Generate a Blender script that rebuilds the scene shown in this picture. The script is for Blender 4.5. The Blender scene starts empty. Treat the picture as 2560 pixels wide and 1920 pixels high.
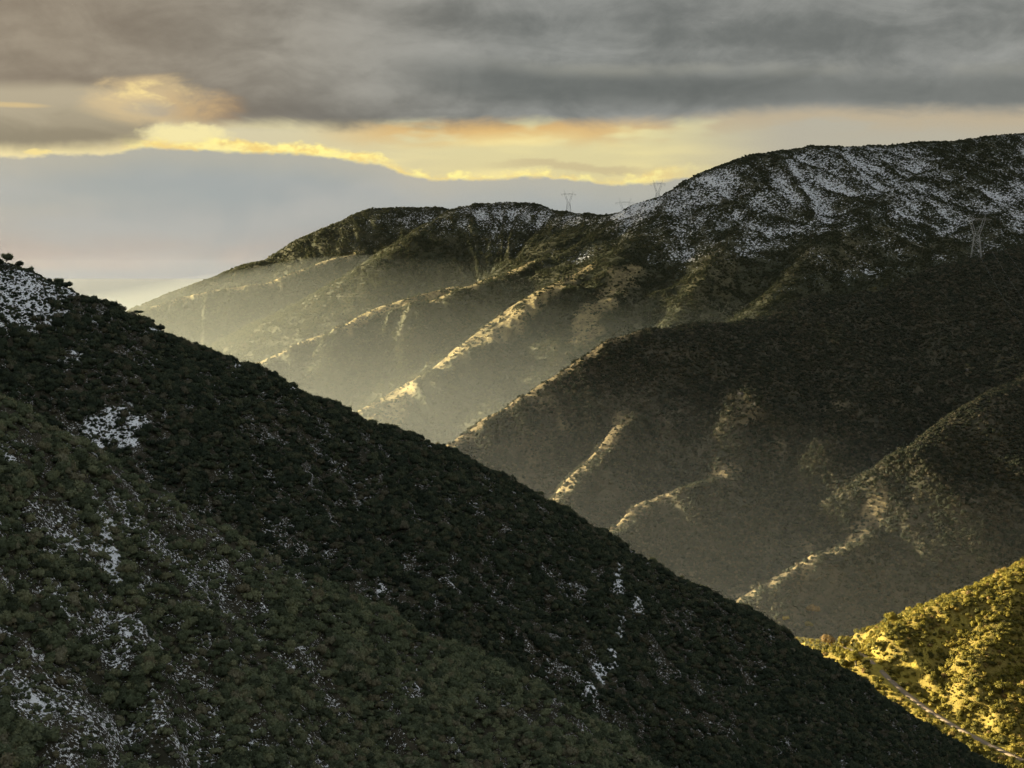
import bpy, math, random
import numpy as np
from mathutils import Vector, Matrix

random.seed(7)
rng = np.random.default_rng(11)
sc = bpy.context.scene
C = sc.collection
R = math.radians

# ------------------------------------------------------------------ camera
F = 3517.0            # focal length in pixels of the 2560 px wide picture
HZ = 672.0            # row of the horizon
PITCH = math.atan((960 - HZ) / F)
cam_d = bpy.data.cameras.new('camera')
cam_d.sensor_width = 36.0
cam_d.lens = F / 2560.0 * 36.0
cam_d.clip_start = 1.0
cam_d.clip_end = 200000.0
cam = bpy.data.objects.new('camera', cam_d)
cam.location = (0, 0, 0)
cam.rotation_euler = (math.pi / 2 - PITCH, 0, 0)
C.objects.link(cam)
sc.camera = cam

# ------------------------------------------------------------------ exposure
vs = sc.view_settings
vs.view_transform = 'Standard'
vs.look = 'None'
vs.gamma = 1.0
vs.exposure = 2.4
vs.use_curve_mapping = False
sc.cycles.use_denoising = True
sc.cycles.max_bounces = 4
sc.cycles.diffuse_bounces = 2
sc.cycles.glossy_bounces = 2
sc.cycles.transmission_bounces = 3
sc.cycles.volume_bounces = 0
sc.cycles.transparent_max_bounces = 8
sc.cycles.use_adaptive_sampling = True
sc.cycles.adaptive_threshold = 0.03

# ------------------------------------------------------------------ sun
SUN_AZ, SUN_EL = R(-70.0), R(11.0)      # to the left of the view, low
sun_d = bpy.data.lights.new('sun', 'SUN')
sun_d.energy = 5.0
sun_d.angle = R(2.4)
sun_d.color = (1.0, 0.83, 0.52)
sun = bpy.data.objects.new('sun', sun_d)
SUNV = Vector((math.sin(SUN_AZ) * math.cos(SUN_EL), math.cos(SUN_AZ) * math.cos(SUN_EL), math.sin(SUN_EL)))
sun.rotation_euler = SUNV.to_track_quat('Z', 'Y').to_euler()
sun.location = SUNV * 3000
C.objects.link(sun)

KD = 2560.0 / 2212.0          # control points were read off a 2212 px wide view of the photograph


def ray(u, v):
    """view direction through a point of the 2212 px wide view, scaled to y = 1"""
    a = (u * KD - 1280.0) / F
    b = (960.0 - v * KD) / F
    cp, sp = math.cos(PITCH), math.sin(PITCH)
    y = cp + b * sp
    z = -sp + b * cp
    return a / y, z / y


def azel(u, v):
    tx, tz = ray(u, v)
    return math.atan2(tx, 1.0), math.atan2(tz, math.hypot(tx, 1.0))


# ------------------------------------------------------------------ node helper
class NT:
    def __init__(s, nt):
        s.nt = nt

    def n(s, kind, **kw):
        nd = s.nt.nodes.new(kind)
        for k, v in kw.items():
            setattr(nd, k, v)
        return nd

    def put(s, sock, v):
        if isinstance(v, bpy.types.NodeSocket):
            s.nt.links.new(v, sock)
        elif isinstance(v, (tuple, list)) and len(v) == 3 and sock.type == 'RGBA':
            sock.default_value = (*v, 1)
        else:
            sock.default_value = v

    def m(s, op, a, b=0.0, c=0.0, clamp=False):
        nd = s.n('ShaderNodeMath', operation=op, use_clamp=clamp)
        s.put(nd.inputs[0], a); s.put(nd.inputs[1], b); s.put(nd.inputs[2], c)
        return nd.outputs[0]

    def mix(s, f, a, b, blend='MIX'):
        nd = s.n('ShaderNodeMix', data_type='RGBA', blend_type=blend)
        s.put(nd.inputs[0], f); s.put(nd.inputs[6], a); s.put(nd.inputs[7], b)
        return nd.outputs[2]

    def sstep(s, v, lo, hi, a=0.0, b=1.0):
        nd = s.n('ShaderNodeMapRange', interpolation_type='SMOOTHSTEP')
        s.put(nd.inputs[0], v); s.put(nd.inputs[1], lo); s.put(nd.inputs[2], hi)
        s.put(nd.inputs[3], a); s.put(nd.inputs[4], b)
        return nd.outputs[0]

    def vec(s, x, y, z=0.0):
        nd = s.n('ShaderNodeCombineXYZ')
        s.put(nd.inputs[0], x); s.put(nd.inputs[1], y); s.put(nd.inputs[2], z)
        return nd.outputs[0]

    def noise(s, v, scale=1.0, detail=4.0, rough=0.55, dist=0.0):
        nd = s.n('ShaderNodeTexNoise')
        if v is not None:
            s.put(nd.inputs['Vector'], v)
        s.put(nd.inputs['Scale'], scale); s.put(nd.inputs['Detail'], detail)
        s.put(nd.inputs['Roughness'], rough); s.put(nd.inputs['Distortion'], dist)
        return nd.outputs['Fac']

    def ramp(s, v, stops):
        nd = s.n('ShaderNodeValToRGB')
        e = nd.color_ramp.elements
        while len(e) < len(stops):
            e.new(0.5)
        for i, (p, c) in enumerate(stops):
            e[i].position = p
            e[i].color = (*c, 1)
        s.put(nd.inputs[0], v)
        return nd.outputs[0]

    def curve(s, v, pts):
        nd = s.n('ShaderNodeFloatCurve')
        cm = nd.mapping
        cu = cm.curves[0]
        while len(cu.points) < len(pts):
            cu.points.new(0.5, 0.5)
        for i, (x, y) in enumerate(pts):
            cu.points[i].location = (x, y)
            cu.points[i].handle_type = 'AUTO_CLAMPED'
        cm.update()
        s.put(nd.inputs['Value'], v)
        return nd.outputs[0]


def lin(r, g, b):
    f = lambda c: ((c / 255 + 0.055) / 1.055) ** 2.4 if c > 10 else c / 255 / 12.92
    return f(r), f(g), f(b)


# ------------------------------------------------------------------ sky
world = bpy.data.worlds.new('World')
sc.world = world
world.use_nodes = True
wt = NT(world.node_tree)
world.node_tree.nodes.clear()
EXPO = 2.0 ** vs.exposure


def skyc(r, g, b, k=1.0):
    return tuple(c * k / EXPO for c in lin(r, g, b))


AZ0, AZ1 = -0.6, 0.6
ES = 0.25                                  # elevations up to 0.25 rad in the curves
DECK_EDGE = [(0, 322), (150, 318), (300, 300), (360, 266), (450, 268), (620, 268), (800, 268), (1000, 268), (1200, 267),
             (1450, 262), (1600, 245), (1800, 238), (2000, 240), (2212, 238)]


def sky_colour(wt, az, el, view):
    """colour of the cloudy evening sky towards an azimuth and elevation"""
    azn = wt.m('DIVIDE', wt.m('SUBTRACT', az, AZ0), AZ1 - AZ0, clamp=True)

    def elcurve(pts):
        q = []
        for u, v in pts:
            a, e = azel(u, v)
            q.append(((a - AZ0) / (AZ1 - AZ0), max(0.0, e / ES)))
        q = [(0.0, q[0][1])] + q + [(1.0, q[-1][1])]
        return wt.m('MULTIPLY', wt.curve(azn, q), ES)

    def nz(ka, ke, off, detail, rough, dist=0.0):
        return wt.noise(wt.vec(wt.m('MULTIPLY', az, ka), wt.m('MULTIPLY', el, ke), off), 1.0, detail, rough, dist)

    def cen(v, k):
        return wt.m('MULTIPLY', wt.m('SUBTRACT', v, 0.5), k)

    def blob(u, v, ru, rv, nse=None, k=0.0):
        a, e = azel(u, v)
        q = wt.m('ADD', wt.m('POWER', wt.m('DIVIDE', wt.m('SUBTRACT', az, a), ru * KD / F), 2.0),
                 wt.m('POWER', wt.m('DIVIDE', wt.m('SUBTRACT', el, e), rv * KD / F), 2.0))
        if nse is not None:
            q = wt.m('ADD', q, cen(nse, k))
        return q

    def A(u):
        return azel(u, 300)[0]

    def E(v):
        return azel(1106, v)[1]

    streak = nz(4.0, 22.0, 3.1, 3, 0.5)
    streak2 = nz(9.0, 60.0, 9.7, 2, 0.5)
    billow = nz(16.0, 34.0, 1.3, 5, 0.6, 0.7)
    soft = nz(9.0, 16.0, 14.2, 3, 0.55, 0.3)
    puff = nz(95.0, 150.0, 5.5, 4, 0.6)
    # underside of the grey deck, and top of the low bank
    de = wt.m('ADD', elcurve(DECK_EDGE), cen(billow, 0.012))
    be = wt.m('ADD', elcurve([(0, 338), (120, 334), (250, 326), (330, 316), (420, 322), (520, 328), (640, 332), (740, 344), (820, 352), (880, 376),
                              (960, 388), (1050, 386), (1150, 380), (1250, 388), (1380, 396), (1460, 384), (1560, 380), (1800, 372), (2212, 372)]),
              wt.m('ADD', cen(billow, 0.008), cen(puff, 0.006)))
    # the clear sky seen through the break
    nish = wt.n('ShaderNodeTexSky', sky_type='NISHITA')
    nish.sun_disc = False
    nish.sun_elevation = SUN_EL
    nish.sun_rotation = SUN_AZ
    nish.air_density = 1.6
    nish.dust_density = 3.0
    if view is not None:
        wt.put(nish.inputs['Vector'], view)
    clear = wt.mix(0.86, wt.mix(1.0, nish.outputs[0], (0.08, 0.08, 0.08), 'MULTIPLY'),
                   wt.mix(wt.sstep(az, -0.20, 0.0), wt.mix(wt.sstep(streak2, 0.38, 0.66), skyc(196, 190, 166), skyc(224, 214, 172)), wt.mix(wt.sstep(streak2, 0.38, 0.66), skyc(214, 205, 160), skyc(242, 228, 166))))
    # right of the break the light turns beige, then grey
    clear = wt.mix(wt.sstep(az, 0.08, 0.20), clear, skyc(184, 178, 160))
    # orange tinted shreds hanging below the deck
    shred = wt.m('MULTIPLY', wt.sstep(el, wt.m('SUBTRACT', de, 0.020), wt.m('SUBTRACT', de, 0.002)), wt.sstep(nz(11.0, 40.0, 22.0, 3, 0.55), 0.40, 0.52))
    shred = wt.m('MULTIPLY', shred, wt.sstep(az, -0.16, -0.06))
    col = wt.mix(wt.m('MULTIPLY', shred, 0.85), clear, wt.mix(wt.sstep(az, 0.02, 0.16), skyc(222, 178, 112), skyc(190, 174, 146)))
    # low bank
    lowh = wt.sstep(el, 0.0, 0.055)
    bankc = wt.mix(lowh, skyc(186, 172, 160), wt.mix(wt.sstep(az, -0.36, -0.18), skyc(182, 180, 167), skyc(168, 174, 171)))
    bankc = wt.mix(wt.sstep(streak, 0.35, 0.7), bankc, skyc(180, 180, 174))
    bankc = wt.mix(wt.sstep(soft, 0.40, 0.68, 0.0, 0.6), bankc, skyc(158, 165, 164))
    bankc = wt.mix(wt.m('MULTIPLY', wt.sstep(wt.m('SUBTRACT', be, el), 0.022, 0.0), 0.45), bankc, skyc(196, 186, 160))
    bankc = wt.mix(wt.sstep(el, -0.004, 0.002), skyc(172, 172, 168), bankc)
    bank_m = wt.sstep(el, wt.m('ADD', be, 0.0012), wt.m('SUBTRACT', be, 0.0022))
    # golden light above the bank, broken into puffs
    rim_w = wt.m('ADD', 0.001, wt.m('MULTIPLY', wt.sstep(soft, 0.35, 0.65), 0.008))
    rim_t = wt.m('ADD', wt.m('ADD', be, rim_w), wt.m('ADD', cen(puff, 0.010), cen(billow, 0.010)))
    rim_m = wt.sstep(el, wt.m('ADD', rim_t, 0.004), wt.m('SUBTRACT', rim_t, 0.003))
    rim_f = wt.m('MULTIPLY', wt.m('MULTIPLY', rim_m, wt.m('MULTIPLY', wt.sstep(az, 0.16, 0.05), wt.sstep(az, A(150), A(380), 0.1, 1.0))), wt.sstep(billow, 0.32, 0.55, 0.25, 1.0))
    rimc = wt.mix(wt.sstep(puff, 0.35, 0.65), skyc(244, 212, 132), skyc(255, 240, 150, 1.1))
    col = wt.mix(rim_f, col, rimc)
    # second, thinner lit band on the right
    band2 = wt.m('MULTIPLY', wt.sstep(wt.m('ABSOLUTE', wt.m('SUBTRACT', el, wt.m('ADD', be, 0.009))), 0.004, 0.001),
                 wt.m('MULTIPLY', wt.sstep(az, -0.03, 0.02), wt.sstep(az, 0.12, 0.07)))
    col = wt.mix(wt.m('MULTIPLY', band2, 0.55), col, skyc(196, 178, 140))
    col = wt.mix(bank_m, col, bankc)
    # grey deck
    warm = wt.sstep(az, -0.36, 0.05)
    d_dark = wt.mix(warm, skyc(134, 122, 106), skyc(110, 113, 110))
    d_lite = wt.mix(warm, skyc(172, 160, 140), skyc(160, 161, 156))
    deckf = wt.m('ADD', wt.m('ADD', wt.m('MULTIPLY', streak, 0.46), wt.m('MULTIPLY', soft, 0.28)), wt.m('ADD', wt.m('MULTIPLY', billow, 0.28), wt.m('MULTIPLY', puff, 0.08)))
    deckc = wt.mix(wt.sstep(deckf, 0.40, 0.70), d_dark, d_lite)
    # a pale slit running across the right half of the deck
    slit_e = elcurve([(900, 120), (1100, 140), (1200, 152), (1500, 152), (1800, 150), (2212, 152)])
    slit = wt.sstep(wt.m('ABSOLUTE', wt.m('SUBTRACT', el, wt.m('ADD', slit_e, cen(billow, 0.012)))), 0.008, 0.0)
    slit = wt.m('MULTIPLY', wt.m('MULTIPLY', slit, wt.sstep(az, -0.06, 0.08)), wt.sstep(soft, 0.35, 0.6))
    deckc = wt.mix(wt.m('MULTIPLY', slit, 0.75), deckc, skyc(162, 161, 150))
    # darker roll below it
    roll_e = elcurve([(900, 165), (1200, 192), (1600, 196), (2212, 190)])
    roll = wt.sstep(wt.m('ABSOLUTE', wt.m('SUBTRACT', el, wt.m('ADD', roll_e, cen(soft, 0.02)))), 0.020, 0.002)
    roll = wt.m('MULTIPLY', roll, wt.sstep(az, -0.12, 0.0))
    deckc = wt.mix(wt.m('MULTIPLY', roll, 0.65), deckc, skyc(98, 102, 99))
    # the left part of the deck hangs lower and is paler
    lm = wt.m('MULTIPLY', wt.sstep(wt.m('ADD', az, cen(billow, 0.05)), A(400), A(300)),
              wt.sstep(wt.m('ADD', el, cen(soft, 0.02)), E(192), E(222)))
    lmc = wt.mix(wt.sstep(wt.m('ADD', el, cen(billow, 0.03)), E(312), E(225)), skyc(150, 140, 118), skyc(184, 172, 146))
    deckc = wt.mix(lm, deckc, lmc)
    # overcast brightens towards the zenith and loses its warmth
    zen = wt.sstep(el, 0.2, 1.2, 1.0, 2.6)
    deckc = wt.mix(wt.sstep(el, 0.18, 0.5), deckc, wt.mix(wt.sstep(deckf, 0.40, 0.72), skyc(112, 116, 118), skyc(140, 144, 146)))
    deckc = wt.mix(1.0, deckc, wt.vec(zen, zen, zen), 'MULTIPLY')
    deck_m = wt.sstep(wt.m('ADD', el, cen(puff, 0.004)), wt.m('SUBTRACT', de, 0.006), wt.m('ADD', de, 0.006))
    col = wt.mix(deck_m, col, deckc)
    # light leaking round a torn part of the deck on the left
    col = wt.mix(wt.sstep(blob(330, 222, 130, 52, billow, 4.5), 1.6, 0.0, 0.0, 0.7), col, skyc(224, 198, 150))
    col = wt.mix(wt.sstep(blob(440, 235, 90, 40, billow, 5.0), 1.6, -0.6, 0.0, 0.4), col, skyc(188, 150, 104))
    fleck = wt.m('MULTIPLY', wt.sstep(nz(45.0, 90.0, 31.0, 4, 0.6, 0.5), 0.46, 0.72), wt.sstep(blob(325, 212, 95, 36, billow, 2.5), 1.3, 0.1))
    col = wt.mix(wt.m('MULTIPLY', fleck, 0.9), col, skyc(250, 224, 156))
    col = wt.mix(wt.sstep(blob(330, 236, 70, 22, billow, 5.0), 1.0, -0.4, 0.0, 0.6), col, skyc(172, 166, 152))
    glow = blob(400, 288, 95, 22, puff, 2.0)
    col = wt.mix(wt.m('MULTIPLY', wt.sstep(glow, 1.3, 0.1), wt.sstep(wt.m('SUBTRACT', el, be), 0.0, 0.003)), col, skyc(246, 232, 172))
    col = wt.mix(wt.sstep(blob(10, 226, 90, 7, billow, 2.5), 1.3, 0.1, 0.0, 0.7), col, skyc(224, 196, 140))
    col = wt.mix(wt.sstep(blob(80, 328, 34, 8, puff, 3.0), 1.0, 0.1, 0.0, 0.85), col, skyc(250, 226, 150))
    return col


tc = wt.n('ShaderNodeTexCoord')
sep = wt.n('ShaderNodeSeparateXYZ')
world.node_tree.links.new(tc.outputs['Generated'], sep.inputs[0])
col = sky_colour(wt, wt.m('ARCTAN2', sep.outputs[0], sep.outputs[1]), wt.m('ARCSINE', sep.outputs[2]), None)
bg = wt.n('ShaderNodeBackground')
wt.put(bg.inputs['Color'], col)
bg.inputs['Strength'].default_value = 1.0
wo = wt.n('ShaderNodeOutputWorld')
world.node_tree.links.new(bg.outputs[0], wo.inputs['Surface'])

# ------------------------------------------------------------------ numpy noise
_perm = np.random.default_rng(5).permutation(512)
_grad = np.stack([np.cos(np.arange(64) * 2 * np.pi / 64), np.sin(np.arange(64) * 2 * np.pi / 64)], 1)


def perlin(x, y, seed=0):
    xi = np.floor(x).astype(np.int64); yi = np.floor(y).astype(np.int64)
    xf = x - xi; yf = y - yi
    u = xf * xf * xf * (xf * (xf * 6 - 15) + 10)
    v = yf * yf * yf * (yf * (yf * 6 - 15) + 10)

    def g(ix, iy, fx, fy):
        h = _perm[(_perm[(ix + seed * 37) & 511] + iy) & 511] & 63
        gr = _grad[h]
        return gr[..., 0] * fx + gr[..., 1] * fy
    a = g(xi, yi, xf, yf); b = g(xi + 1, yi, xf - 1, yf)
    c = g(xi, yi + 1, xf, yf - 1); d = g(xi + 1, yi + 1, xf - 1, yf - 1)
    return ((a * (1 - u) + b * u) * (1 - v) + (c * (1 - u) + d * u) * v) * 1.5


def fbm(x, y, octv=4, seed=0, gain=0.5):
    r = np.zeros_like(x); a = 1.0; f = 1.0
    for i in range(octv):
        r += a * perlin(x * f, y * f, seed + i)
        a *= gain; f *= 2.03
    return r


def sst(x, a, b):
    t = np.clip((x - a) / (b - a), 0, 1)
    return t * t * (3 - 2 * t)


# ------------------------------------------------------------------ terrain from ridge lines
class Ridge:
    """a crest line; k = slope of its flanks (a number, or one for each point), kb = slope of the flank on its other side,
    bench = width of a gentle shoulder next to the crest on the side that faces the viewer"""

    def __init__(s, pts, k, r, lam, amp, seed, bench=0.0, bside=1, kb=None, bslope=0.02):
        s.p = np.array(pts, float); s.r = r; s.lam = lam; s.amp = amp; s.seed = seed
        s.k = np.broadcast_to(np.asarray(k, float), (len(s.p),))
        s.bench = bench; s.bside = bside; s.kb = kb; s.bslope = bslope

    def h(s, x, y):
        segs = []
        L = 0.0
        dm = np.full(x.shape, 1e9)
        side = np.zeros(x.shape)
        for a, b, ka, kc in zip(s.p[:-1], s.p[1:], s.k[:-1], s.k[1:]):
            ex, ey = b[0] - a[0], b[1] - a[1]
            l2 = ex * ex + ey * ey
            t = np.clip(((x - a[0]) * ex + (y - a[1]) * ey) / l2, 0, 1)
            d = np.hypot(x - a[0] - t * ex, y - a[1] - t * ey)
            side = np.where(d < dm, ex * (y - a[1]) - ey * (x - a[0]), side)
            dm = np.minimum(dm, d)
            segs.append((d, a[2] + t * (b[2] - a[2]), L + t * math.sqrt(l2), ka + t * (kc - ka)))
            L += math.sqrt(l2)
        W = np.zeros_like(dm); Zs = np.zeros_like(dm); Ss = np.zeros_like(dm); Ks = np.zeros_like(dm)
        dl = 0.12 * dm + 2.0
        for d, zc, sc_, kk in segs:
            w = np.exp(-(d - dm) / dl)
            W += w; Zs += w * zc; Ss += w * sc_; Ks += w * kk
        kf = Ks / W
        if s.kb is not None:
            kf = np.where(side * s.bside < 0, s.kb, kf)
        sa = Ss / W
        de = dm
        drop = 0.0
        if s.bench:
            wv = s.bench * np.clip(1.0 + 0.9 * fbm(sa / 45.0 + 3.1 * s.seed, np.zeros_like(sa), 3, s.seed + 50), 0.25, 2.0)
            w_ = np.where(side * s.bside > 0, wv, 0.0)
            drop = np.minimum(dm, w_) * s.bslope
            de = np.maximum(dm - w_, 0)
        z = Zs / W - drop - kf * (np.sqrt(de * de + s.r * s.r) - s.r)
        g = fbm(sa / s.lam + 7.3 * s.seed, dm / (3.2 * s.lam), 4, s.seed)
        g = -np.abs(g) * 1.1 + 0.35
        return z + g * np.minimum(de * 0.16, s.amp)


def smax(a, b, h):
    return np.maximum(a, b) + np.maximum(h - np.abs(a - b), 0) ** 2 / (4 * h)


class Hill:
    def __init__(s, blend, rough, rlam, seed):
        s.r = []; s.blend = blend; s.rough = rough; s.rlam = rlam; s.seed = seed; s.road = None

    def h(s, x, y, n=None):
        x = np.asarray(x, float); y = np.asarray(y, float)
        z = s.r[0].h(x, y)
        for q in s.r[1:n]:
            z = smax(z, q.h(x, y), s.blend)
        z = z + s.rough * fbm(x / s.rlam, y / s.rlam, 5, s.seed)
        if s.road is not None:
            z = s.road(x, y, z)
        return z

    def crest(s, pts, k, r, lam, amp, **kw):
        q = []
        for u, v, Y in pts:
            tx, tz = ray(u, v)
            q.append((tx * Y, Y, tz * Y))
        s.r.append(Ridge(q, k, r, lam, amp, s.seed + len(s.r) * 3, **kw))

    def spur(s, pts, k, r, lam, amp, y0, y1, base=None, gain=1.0, bench=0.0):
        ys = np.linspace(y0, y1, 1500)
        q = []
        for u, v, hh in pts:
            tx, tz = ray(u, v)
            zz = s.h(tx * ys, ys, base) + hh * gain
            i = np.argmax(zz >= tz * ys)
            Y = ys[i] if zz[i] >= tz * ys[i] else None
            if Y is None:
                continue
            q.append((tx * Y, Y, tz * Y))
        s.r.append(Ridge(q, k, r, lam, amp, s.seed + len(s.r) * 3, bench))


near = Hill(9.0, 1.2, 40.0, 1)
near.crest([(u, v + 14, Y) for u, v, Y in [
    (-900, 150, 420), (-500, 330, 440), (-200, 455, 458), (0, 552, 470), (60, 572, 472), (130, 606, 475), (200, 640, 478), (290, 672, 482), (400, 727, 488),
    (540, 777, 495), (700, 852, 505), (830, 907, 515), (960, 957, 525), (1100, 1022, 535), (1200, 1082, 542), (1300, 1137, 550),
    (1400, 1197, 556), (1500, 1250, 562), (1600, 1297, 570), (1680, 1345, 576), (1730, 1388, 580), (1830, 1442, 588), (1930, 1512, 594),
    (2050, 1582, 600), (2130, 1632, 604), (2250, 1690, 610)]], 0.44, 5.0, 38.0, 9.0, bside=-1, kb=0.66)
near.crest([(u, v + 18, Y) for u, v, Y in [
    (-700, 640, 260), (-300, 770, 275), (-100, 822, 288), (30, 862, 300), (150, 930, 305), (330, 1040, 312), (450, 1120, 318), (620, 1212, 326), (800, 1292, 335),
    (950, 1372, 342), (1150, 1455, 352), (1290, 1545, 360), (1420, 1650, 368), (1650, 1830, 378)]], 0.52, 7.0, 30.0, 6.0)
near.r.append(Ridge([(-14, -60, 6), (0, 0, -1.75), (3, 6, -4.5)], 0.62, 1.0, 20.0, 2.0, 5))

lit = Hill(6.0, 2.6, 22.0, 4)
lit.crest([(1830, 1446, 752), (1866, 1398, 760), (1930, 1360, 768), (1990, 1332, 775), (2060, 1302, 783), (2130, 1272, 790), (2212, 1242, 800), (2350, 1170, 815), (2700, 960, 860)],
          0.5, 6.0, 22.0, 7.0)
lit.spur([(2200, 1240, 0), (2160, 1320, 5), (2125, 1400, 10), (2100, 1480, 13), (2070, 1545, 10), (2040, 1600, 4)], 0.6, 3, 15, 4, 520, 900, 1)
lit.spur([(2330, 1400, 2), (2212, 1485, 12), (2150, 1540, 14), (2090, 1600, 10), (2050, 1640, 4)], 0.6, 3, 15, 4, 520, 900, 1)

mid = Hill(10.0, 3.4, 42.0, 7)
mid.crest([(u, v + 4, Y) for u, v, Y in [
    (520, 1400, 1090), (700, 1210, 1130), (830, 1080, 1170), (970, 962, 1210), (1050, 897, 1230), (1130, 852, 1245), (1200, 807, 1258), (1260, 772, 1270), (1310, 738, 1280), (1370, 717, 1292),
    (1430, 705, 1305), (1500, 699, 1320), (1560, 695, 1332), (1620, 692, 1345), (1660, 677, 1352), (1710, 652, 1360), (1800, 637, 1375),
    (1890, 627, 1390), (1960, 597, 1400), (2020, 572, 1410), (2070, 558, 1418), (2120, 550, 1425), (2212, 530, 1435), (2400, 480, 1460), (2900, 400, 1500)]],
    [0.9] * 6 + [1.0, 0.95, 0.85, 0.75, 0.65] + [0.55] * 14, 4.0, 60.0, 13.0, bench=7.0, bside=-1, bslope=0.2)
MB = 1
mid.spur([(2500, 640, 26), (2212, 822, 36), (2100, 882, 40), (1980, 962, 42), (1890, 1022, 40), (1800, 1082, 36), (1740, 1122, 30), (1690, 1182, 24), (1640, 1260, 15)], 0.66, 9, 45, 6, 800, 1450, MB, 1.0)
mid.spur([(1900, 1150, 12), (1830, 1180, 40), (1760, 1207, 52), (1700, 1237, 58), (1650, 1267, 60), (1600, 1290, 60), (1530, 1350, 60)], 0.95, 2, 30, 3, 800, 1450, MB, 1.2, 11)
mid.spur([(1580, 1025, 10), (1480, 1050, 36), (1400, 1077, 46), (1320, 1142, 52), (1230, 1215, 52)], 0.95, 2, 30, 3, 800, 1450, MB, 1.2, 11)
mid.spur([(1350, 900, 3), (1290, 975, 20), (1240, 1022, 28), (1200, 1072, 32), (1140, 1130, 34)], 0.95, 2, 30, 3, 800, 1450, MB, 1.2, 11)
mid.spur([(1640, 760, 0), (1610, 840, 14), (1570, 920, 18), (1540, 985, 16), (1500, 1040, 8)], 0.66, 9, 30, 4, 800, 1450, MB, 1.0)
mid.spur([(1880, 740, 0), (1820, 860, 14), (1760, 960, 18), (1700, 1050, 14), (1650, 1110, 6)], 0.66, 9, 30, 4, 800, 1450, MB, 1.0)

far = Hill(14.0, 3.4, 90.0, 13)
far.crest([(1305, 470, 2660), (1340, 457, 2640), (1380, 437, 2615), (1420, 427, 2600), (1450, 412, 2595), (1480, 392, 2595), (1530, 367, 2605), (1600, 342, 2625),
           (1680, 327, 2655), (1750, 317, 2685), (1840, 317, 2725), (1900, 312, 2750), (2000, 307, 2795), (2080, 302, 2830), (2150, 292, 2860), (2212, 288, 2890),
           (2500, 300, 3000), (3000, 350, 3150)], 0.52, 14.0, 85.0, 22.0)
far.crest([(1305, 470, 2660), (1280, 464, 2690), (1200, 457, 2750), (1150, 442, 2780), (1090, 436, 2800), (1030, 439, 2790), (980, 452, 2770), (930, 477, 2740), (880, 510, 2700), (830, 560, 2650)],
          0.58, 14.0, 80.0, 12.0)
far.crest([(1150, 480, 3020), (1060, 470, 3060), (975, 455, 3080), (950, 449, 3085), (850, 448, 3080), (800, 452, 3070), (760, 467, 3060), (700, 492, 3040), (640, 522, 3020), (570, 564, 2995),
           (520, 580, 2980), (480, 592, 2970), (430, 610, 2955), (370, 634, 2940), (300, 662, 2920), (200, 715, 2895), (0, 810, 2850), (-300, 960, 2800)], 0.58, 12.0, 85.0, 11.0)
far.crest([(380, 640, 3680), (450, 607, 3700), (490, 587, 3700), (530, 569, 3700), (570, 563, 3700), (680, 560, 3720)], 0.5, 12.0, 80.0, 15.0)
far.crest([(1000, 482, 3250), (1140, 468, 3290), (1228, 464, 3300), (1320, 476, 3340), (1420, 480, 3380), (1600, 470, 3400)], 0.4, 25.0, 80.0, 10.0)
FB = 5
SY = (1400, 3250)
far.spur([(770, 543, 12), (710, 562, 34), (640, 587, 46), (570, 610, 52), (480, 622, 54), (400, 640, 54), (340, 660, 52), (240, 705, 50)], 0.95, 3, 60, 4, *SY, FB, 1.2, 13)
far.spur([(1150, 565, 7), (1090, 590, 26), (1040, 606, 34), (980, 627, 40), (920, 656, 40), (850, 676, 40), (730, 709, 40), (640, 742, 40), (560, 782, 40), (440, 850, 40)], 0.95, 3, 60, 4, *SY, FB, 1.2, 24)
far.spur([(975, 620, 26), (930, 629, 34), (860, 647, 40), (800, 672, 44), (735, 705, 46)], 0.95, 3, 60, 4, *SY, FB, 1.5, 9)
far.spur([(1270, 580, 7), (1210, 606, 28), (1160, 632, 36), (1110, 662, 40), (1050, 702, 40), (990, 747, 40), (930, 797, 40), (860, 837, 40), (780, 887, 40), (680, 960, 40)], 0.95, 3, 55, 4, *SY, FB, 1.2, 34)
far.spur([(1240, 620, 0), (1190, 652, 12), (1110, 717, 18), (1055, 757, 18), (1000, 800, 8)], 0.95, 3, 50, 4, *SY, FB, 1.5, 22)
far.spur([(950, 805, 8), (910, 836, 18), (880, 862, 22), (835, 912, 24), (780, 980, 24)], 0.95, 3, 50, 4, *SY, FB, 1.5, 22)
far.spur([(1360, 610, 0), (1310, 640, 12), (1285, 672, 14), (1250, 740, 10)], 0.95, 3, 50, 4, *SY, FB, 1.5, 16)
far.spur([(2050, 345, 4), (1950, 400, 14), (1850, 460, 24), (1780, 512, 30), (1700, 600, 36), (1650, 660, 34)], 0.55, 16, 60, 16, *SY, FB, 0.8)
far.spur([(1740, 360, 0), (1640, 450, 12), (1560, 540, 22), (1490, 640, 32), (1420, 730, 34)], 0.55, 16, 60, 16, *SY, FB, 0.8)
far.spur([(2300, 380, 6), (2130, 470, 18), (2020, 530, 26), (1920, 590, 26), (1850, 640, 20)], 0.55, 16, 60, 16, *SY, FB, 0.8)
far.spur([(1450, 425, 0), (1400, 490, 12), (1340, 545, 18), (1270, 640, 18)], 0.55, 16, 60, 16, *SY, FB, 0.8)


def canyon(x, y):
    return -231.0 - 32.0 * sst(y, 780, 900) - 0.02 * np.maximum(y - 900, 0) + 1.5 * fbm(x / 60, y / 60, 3, 40)


# the road along the canyon floor
ROADPX = [(2600, 1800), (2330, 1690), (2212, 1655), (2110, 1600), (2050, 1565), (2000, 1535), (1950, 1495), (1905, 1462), (1890, 1435), (1880, 1415), (1855, 1404), (1820, 1396), (1770, 1385), (1700, 1375), (1600, 1372)]


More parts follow.
